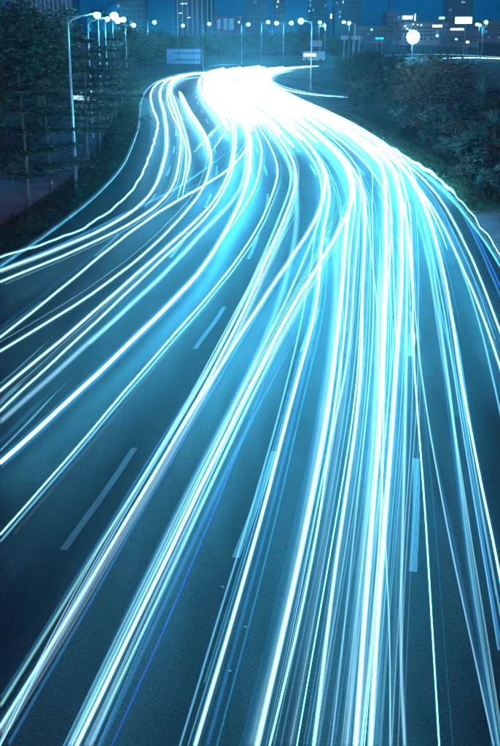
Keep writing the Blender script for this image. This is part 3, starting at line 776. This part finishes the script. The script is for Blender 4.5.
def hedge(name, s0, s1, uf, width, h, n, mat, label, z0=.1, ls=.16):
    mb = MB()
    for i in range(n):
        s = random.uniform(s0, s1); a = random.uniform(0, math.pi); rr = math.sqrt(random.uniform(.45, 1))
        bump = 1 + .22 * math.sin(s * 1.7) * math.sin(s * .61 + 1) + .08 * math.sin(s * 5.1)
        leaf(mb, P(s, uf(s) + math.cos(a) * width / 2 * rr * bump, z0 + math.sin(a) * h * rr * bump), ls)
    o = mb.build('foliage', M[mat])
    t = thing(name, label, 'hedge', P((s0+s1)/2, uf((s0+s1)/2), 0))
    o.parent = t; o.matrix_parent_inverse = t.matrix_basis.inverted()
    st = MB()
    for i in range(int((s1 - s0) / 1.2)):
        s = s0 + i * 1.2; b = P(s, uf(s), 0); st.tube([b, b + Vector((random.uniform(-.1,.1), 0, z0 + h * .8))], [.03, .015], 4, False)
    o2 = st.build('stems', M['bark']); o2.parent = t; o2.matrix_parent_inverse = t.matrix_basis.inverted(); o2['kind'] = 'stuff'
hedge('clipped_hedge', s_at(46), s_at(150), lambda s: uL(s) - 1.6, 2.2, .85, 16000, 'leaf_dark', 'low dark clipped hedge between the left kerb and the footpath')
hedge('low_hedge', s_at(66), s_at(136), lambda s: uR(s) + 1.5, 2.0, .55, 15000, 'leaf', 'low green hedge along the right kerb under the garden bank', .15)

def blades(name, region, n, h, mat, label):
    mb = MB()
    for i in range(n):
        p = region(); a = random.uniform(0, 6.28); w = .025; l = h * random.uniform(.6, 1.3)
        d = Vector((math.cos(a), math.sin(a), 0)); t = Vector((random.gauss(0,.4)*l, random.gauss(0,.4)*l, l))
        k = len(mb.v); mb.v += [tuple(p - d*w), tuple(p + d*w), tuple(p + t)]; mb.f.append((k, k+1, k+2))
    return tag(mb.build(name, M[mat]), label, 'grass', kind='stuff')
def reg_r():
    s = random.uniform(s_at(63), s_at(138)); f = random.random()
    return P(s, uR(s) + .3 + 5.7*f, .11 + .44*f)
blades('grass', reg_r, 22000, .22, 'grass', 'short dark grass on the bank right of the kerb')

# ------------------------------------------------------------------ signs and boards
def post_board(name, label, cat, x0, x1, y0, y1, Y, face, posts, mat_back='dark_metal', foot=0.0, extra=None):
    a, b = AT(x0, y1, Y), AT(x1, y0, Y); cx = (a.x + b.x) / 2
    t = thing(name, label, cat, (cx, Y, foot))
    z0, z1 = a.z - foot, b.z - foot; hw = (b.x - a.x) / 2
    MB().box((-hw, 0, z0), (hw, .35, z1)).build('panel_box', M[mat_back], t)
    MB().box((-hw + .12, -.04, z0 + .12), (hw - .12, -.003, z1 - .12)).build('panel_face', M[face], t)
    for q in posts:
        px = AT(q, 50, Y).x - cx
        MB().tube([(px, .55, -.1), (px, .55, z1 + .2)], .16, 8).build('post', M['pole'], t)
        MB().box((px - .12, .353, z0 + .3), (px + .12, .43, z1 - .3)).build('bracket', M['dark_metal'], t)
    return t
# back of the blue direction board with its cantilever frame
Yb = 262; a, b = AT(167, 64, Yb), AT(203, 49, Yb); px = AT(202, 50, Yb).x
t = thing('direction_board', 'blue direction board on a cantilever post above the slip lane', 'road sign', (px, Yb, 0))
MB().box((a.x - px, .0, a.z), (b.x - px - .6, .12, b.z)).build('panel', M['sign_blue'], t)
for zz in (a.z + .28 * (b.z - a.z), a.z + .72 * (b.z - a.z)):
    MB().box((a.x - px + 1.8, -.22, zz - .12), (.1, -.01, zz + .12)).build('arm', M['dark_metal'], t)
for xx in (a.x - px + 3.0, b.x - px - 2.2):
    MB().box((xx - .09, -.012, a.z + .2), (xx + .09, -.003, b.z - .2)).build('rib', M['dark_metal'], t)
MB().tube([(0, -.1, -.1), (0, -.1, b.z + .3)], [.22, .18], 10).build('post', M['dark_metal'], t)
MB().box((-.5, -.6, -.1), (.5, .4, .12)).build('footing', M['concrete'], t)

post_board('billboard', 'bright white lit billboard high on a single mast at the right', 'billboard', 454.5, 472.5, 16.5, 24, 430, 'bill', [464])
post_board('lit_sign', 'wide white lit sign above the floodlight', 'sign', 402, 413, 15.5, 19.5, 520, 'bill', [404, 411])
post_board('lit_sign', 'narrow upright white lit sign right of the wide lit sign', 'sign', 414, 416, 13.5, 21, 520, 'bill', [415])
post_board('road_sign', 'pale grey road sign, left one of a pair by the far lamps', 'road sign', 340, 348.5, 35, 40, 380, 'panel_grey', [344])
post_board('road_sign', 'pale grey road sign, right one of a pair by the far lamps', 'road sign', 350.5, 361.5, 35.5, 40, 380, 'panel_grey', [353, 359])
post_board('notice_board', 'grey notice board above the waiting bus left of the road signs', 'board', 310, 322.5, 40, 47, 385, 'panel_grey', [312, 320])
post_board('lit_sign', 'long low white lit sign left below the billboard', 'sign', 450, 464, 28, 30.5, 600, 'bill', [452, 462])
post_board('lit_sign', 'jagged white lit shop sign between floodlight and billboard', 'sign', 432, 442.5, 24.5, 27.5, 620, 'bill', [434, 440])
post_board('lit_sign', 'small dim lit sign above the shop sign', 'sign', 438.5, 445, 16.5, 19.5, 640, 'lit_win', [442])
post_board('neon_sign', 'short teal neon strip left of the floodlight', 'sign', 375, 384, 37, 39.6, 420, 'neon', [377, 382])
post_board('lit_sign', 'upright pinkish lit sign in the sky above the notice board', 'sign', 329.8, 332.4, 13.5, 19, 700, 'pink', [331])
post_board('lit_sign', 'small bright sign low in the garden gap at the far right', 'sign', 465.5, 469.5, 40.5, 43.5, 470, 'bill', [467])
post_board('lit_sign', 'pale lit board half hidden behind the left layered trees', 'sign', 73, 104, 94, 103, 150, 'lit_win', [78, 98])

# floodlight cluster
Yf = 400; c = AT(413, 37, Yf)
t = thing('floodlight_mast', 'dazzling round floodlight cluster on a mast, brightest lamp at the right', 'floodlight', (c.x, Yf, 0))
MB().tube([(0, .5, -.1), (0, .5, c.z + 2)], [.35, .2], 10).build('mast', M['pole'], t)
MB().tube([(0, .05, c.z), (0, .45, c.z)], 2.3, 20).build('lamp_frame', M['dark_metal'], t)
for ring, nn in ((0, 1), (0.95, 6), (1.75, 12)):
    for i in range(nn):
        w = 2*math.pi*i/nn
        x, z = ring*math.cos(w), c.z + ring*math.sin(w)
        MB().tube([(x, .04, z), (x, -.15, z), (x, -.3, z)], [.54, .60, .42], 12).build('flood_lamp', M['flood'], t)

# waiting bus with four lit windows
Yq = 352; a = AT(303, 51, Yq); b = AT(325, 51, Yq)
t = thing('parked_bus', 'pale bus with a row of lit windows at the far roadside', 'bus', (a.x, Yq, 0))
Lb = b.x - a.x
bd = MB().box((0, 0, .35), (Lb, 2.4, 2.9)).build('body', M['body_white'], t)
MB().box((.1, .1, 2.9), (Lb - .1, 2.3, 3.02)).build('roof', M['body_white'], t)
for i in range(4): MB().box((.3 + i * 1.0, -.03, 1.55), (1.1 + i * 1.0, -.004, 2.45)).build('window', M['bill'], t)
for i in range(2): MB().box((4.5 + i * 1.1, -.03, 1.55), (5.4 + i * 1.1, -.004, 2.45)).build('window', M['lit_dim'], t)
for x in (1.2, Lb - 1.4):
    w = MB().tube([(x, -.05, .45), (x, .22, .45)], .45, 14).build('wheel', M['rubber'], t)
    MB().tube([(x, -.08, .45), (x, -.045, .45)], .22, 10).build('rim', M['pole'], w)

# ------------------------------------------------------------------ skyline
def building(name, label, x0, x1, top, Y, mat, depth=30, fins=0, wins=(), rows=0, cols=0, height=None, spire=None):
    a, b = AT(x0, 50, Y), AT(x1, 50, Y); h = height or AT(x0, top, Y).z
    t = thing(name, label, 'building', (a.x, Y, -.1)); w = b.x - a.x
    MB().box((0, 0, 0), (w, depth, h)).build('wall', M[mat], t)
    MB().box((-.3, -.3, h + .003), (w + .3, depth + .3, h + 1.2)).build('roof', M['facade'], t)
    for i in range(fins):
        x = w * (i + .5) / fins
        MB().box((x - .22, -.5, 2), (x + .22, -.003, h - 1)).build('facade_strip', M['lit_fin'], t)
    if rows:
        lo = max(3, AT(x0, 50, Y).z)
        cw, rh = w / cols, min(3.6, (h - 4) / rows)
        for r_ in range(rows):
            for c_ in range(cols):
                z = h - 1.5 - rh * (r_ + 1); x = cw * c_
                o = MB().box((x + cw*.2, -.12, z + rh*.25), (x + cw*.8, -.003, z + rh*.8)).build('window', M['lit_dim' if random.random() < .07 else 'win_dark'], t)
    for (px, py, w_, h_, mt) in wins:
        q = AT(px, py, Y); x = q.x - a.x
        w_ *= .62 if mt != 'lit_dim' else 1; h_ *= .62 if mt != 'lit_dim' else 1
        MB().box((x - w_/2, -.75, q.z - h_/2), (x + w_/2, -.503, q.z + h_/2)).build('lit_window', M[mt], t)
    if spire:
        q = AT(spire, 20, Y).x - a.x; MB().tube([(q, 5, h), (q, 5, h + 14)], [.8, .15], 6).build('spire', M['dark_metal'], t)
    return t
building('office_tower', 'tall tower with vertical lit strips behind the blue direction board', 176, 205, -30, 640, 'glass_tower', fins=6, wins=[(182.5,3.6,3.4,1.0,'lit_win'),(186,3.4,2,.9,'lit_win'),(180.5,13,3,.9,'lit_win'),(189,17.4,2.6,.9,'lit_win')])
building('office_tower', 'slim tower touching the lit-strip tower on its right side', 206, 214, -20, 660, 'facade', fins=2)
building('low_hall', 'low wide hall with three pale lit panels behind the far trees', 214, 241, 18.5, 620, 'facade', wins=[(219,24,2.0,5,'lit_dim'),(225.5,24,2.2,6,'lit_dim'),(231.5,24,2.6,6,'lit_dim'),(239,22,1.6,1.6,'lit_win')])
building('office_tower', 'dark narrow tower behind the middle far lamps', 274, 285, -40, 820, 'glass_tower', rows=10, cols=3, wins=[(278,1.6,2,1.6,'bill'),(277,6.6,1.6,1.6,'lit_win')])
building('office_tower', 'pale tower left of the upright pink sign', 308, 326, -18, 900, 'glass_tower', rows=9, cols=6, wins=[(309.3,10.8,2,1.6,'lit_win'),(343,2,1.5,3,'lit_win')])
building('office_tower', 'broad tower right of the upright pink sign', 334, 360, -24, 940, 'glass_tower', rows=10, cols=8)
building('spire_tower', 'dark tower with thin spire left of the floodlight', 386, 399, 13, 900, 'facade', rows=4, cols=4, spire=389)
building('curtain_wall_block', 'wide block with vertical strips glimpsed above the left trees', 12, 75, -14, 700, 'glass_tower', fins=15)
building('office_tower', 'plain tower between the left lamps and the lit-strip tower', 118, 146, -22, 760, 'glass_tower', rows=9, cols=7)
building('shop_block', 'low shop block behind the floodlight with small lights', 398, 447, 23, 660, 'facade_pale', rows=4, cols=16, wins=[(405,26,1.6,1.6,'bill'),(407,28.5,1.6,1.4,'bill'),(409.5,30,1.8,1.6,'lit_win'),(413,24,1.3,1.2,'bill'),(417.5,24.6,1.2,1.2,'lit_win'),(421,25,1.4,1.2,'bill'),(437,35.5,2.2,2.4,'lit_win'),(441,35.5,2.2,2.4,'lit_win')])
building('shop_block', 'low dark block behind the billboard mast', 448, 478, 33, 600, 'facade', rows=2, cols=9, wins=[(456,39,2,1.6,'lit_win')])
building('apartment_block', 'distant block at the right picture edge', 480, 512, 22, 760, 'facade', rows=5, cols=10)
building('apartment_block', 'distant dark block left of the teal neon strip', 360, 385, 28, 720, 'facade', rows=4, cols=8, wins=[(371.5,29.5,2,2,'lit_win')])
building('office_tower', 'plain tower behind the white billboard', 446, 470, -10, 1050, 'glass_tower', rows=8, cols=6, wins=[(462,2.2,1.6,1.4,'lit_win'),(464.6,2.2,1.4,1.4,'lit_win')])
building('office_tower', 'plain faint tower between the dark narrow tower and the low hall', 246, 268, -15, 1000, 'glass_tower', rows=8, cols=6)

# ------------------------------------------------------------------ haze
HAZE = 0.00027
if HAZE:
    hm = bpy.data.materials.new('haze'); hm.use_nodes = True; t_ = hm.node_tree
    t_.nodes.remove(t_.nodes['Principled BSDF'])
    pv = t_.nodes.new('ShaderNodeVolumePrincipled'); pv.inputs['Color'].default_value = (.42, .82, 1, 1); pv.inputs['Density'].default_value = HAZE; pv.inputs['Anisotropy'].default_value = 0.84
    t_.links.new(pv.outputs[0], t_.nodes['Material Output'].inputs['Volume'])
    tag(MB().box((-1600, -60, -1.3), (1600, 2600, 130)).build('haze', hm), 'thin blue night haze over the whole place', 'haze', kind='stuff')
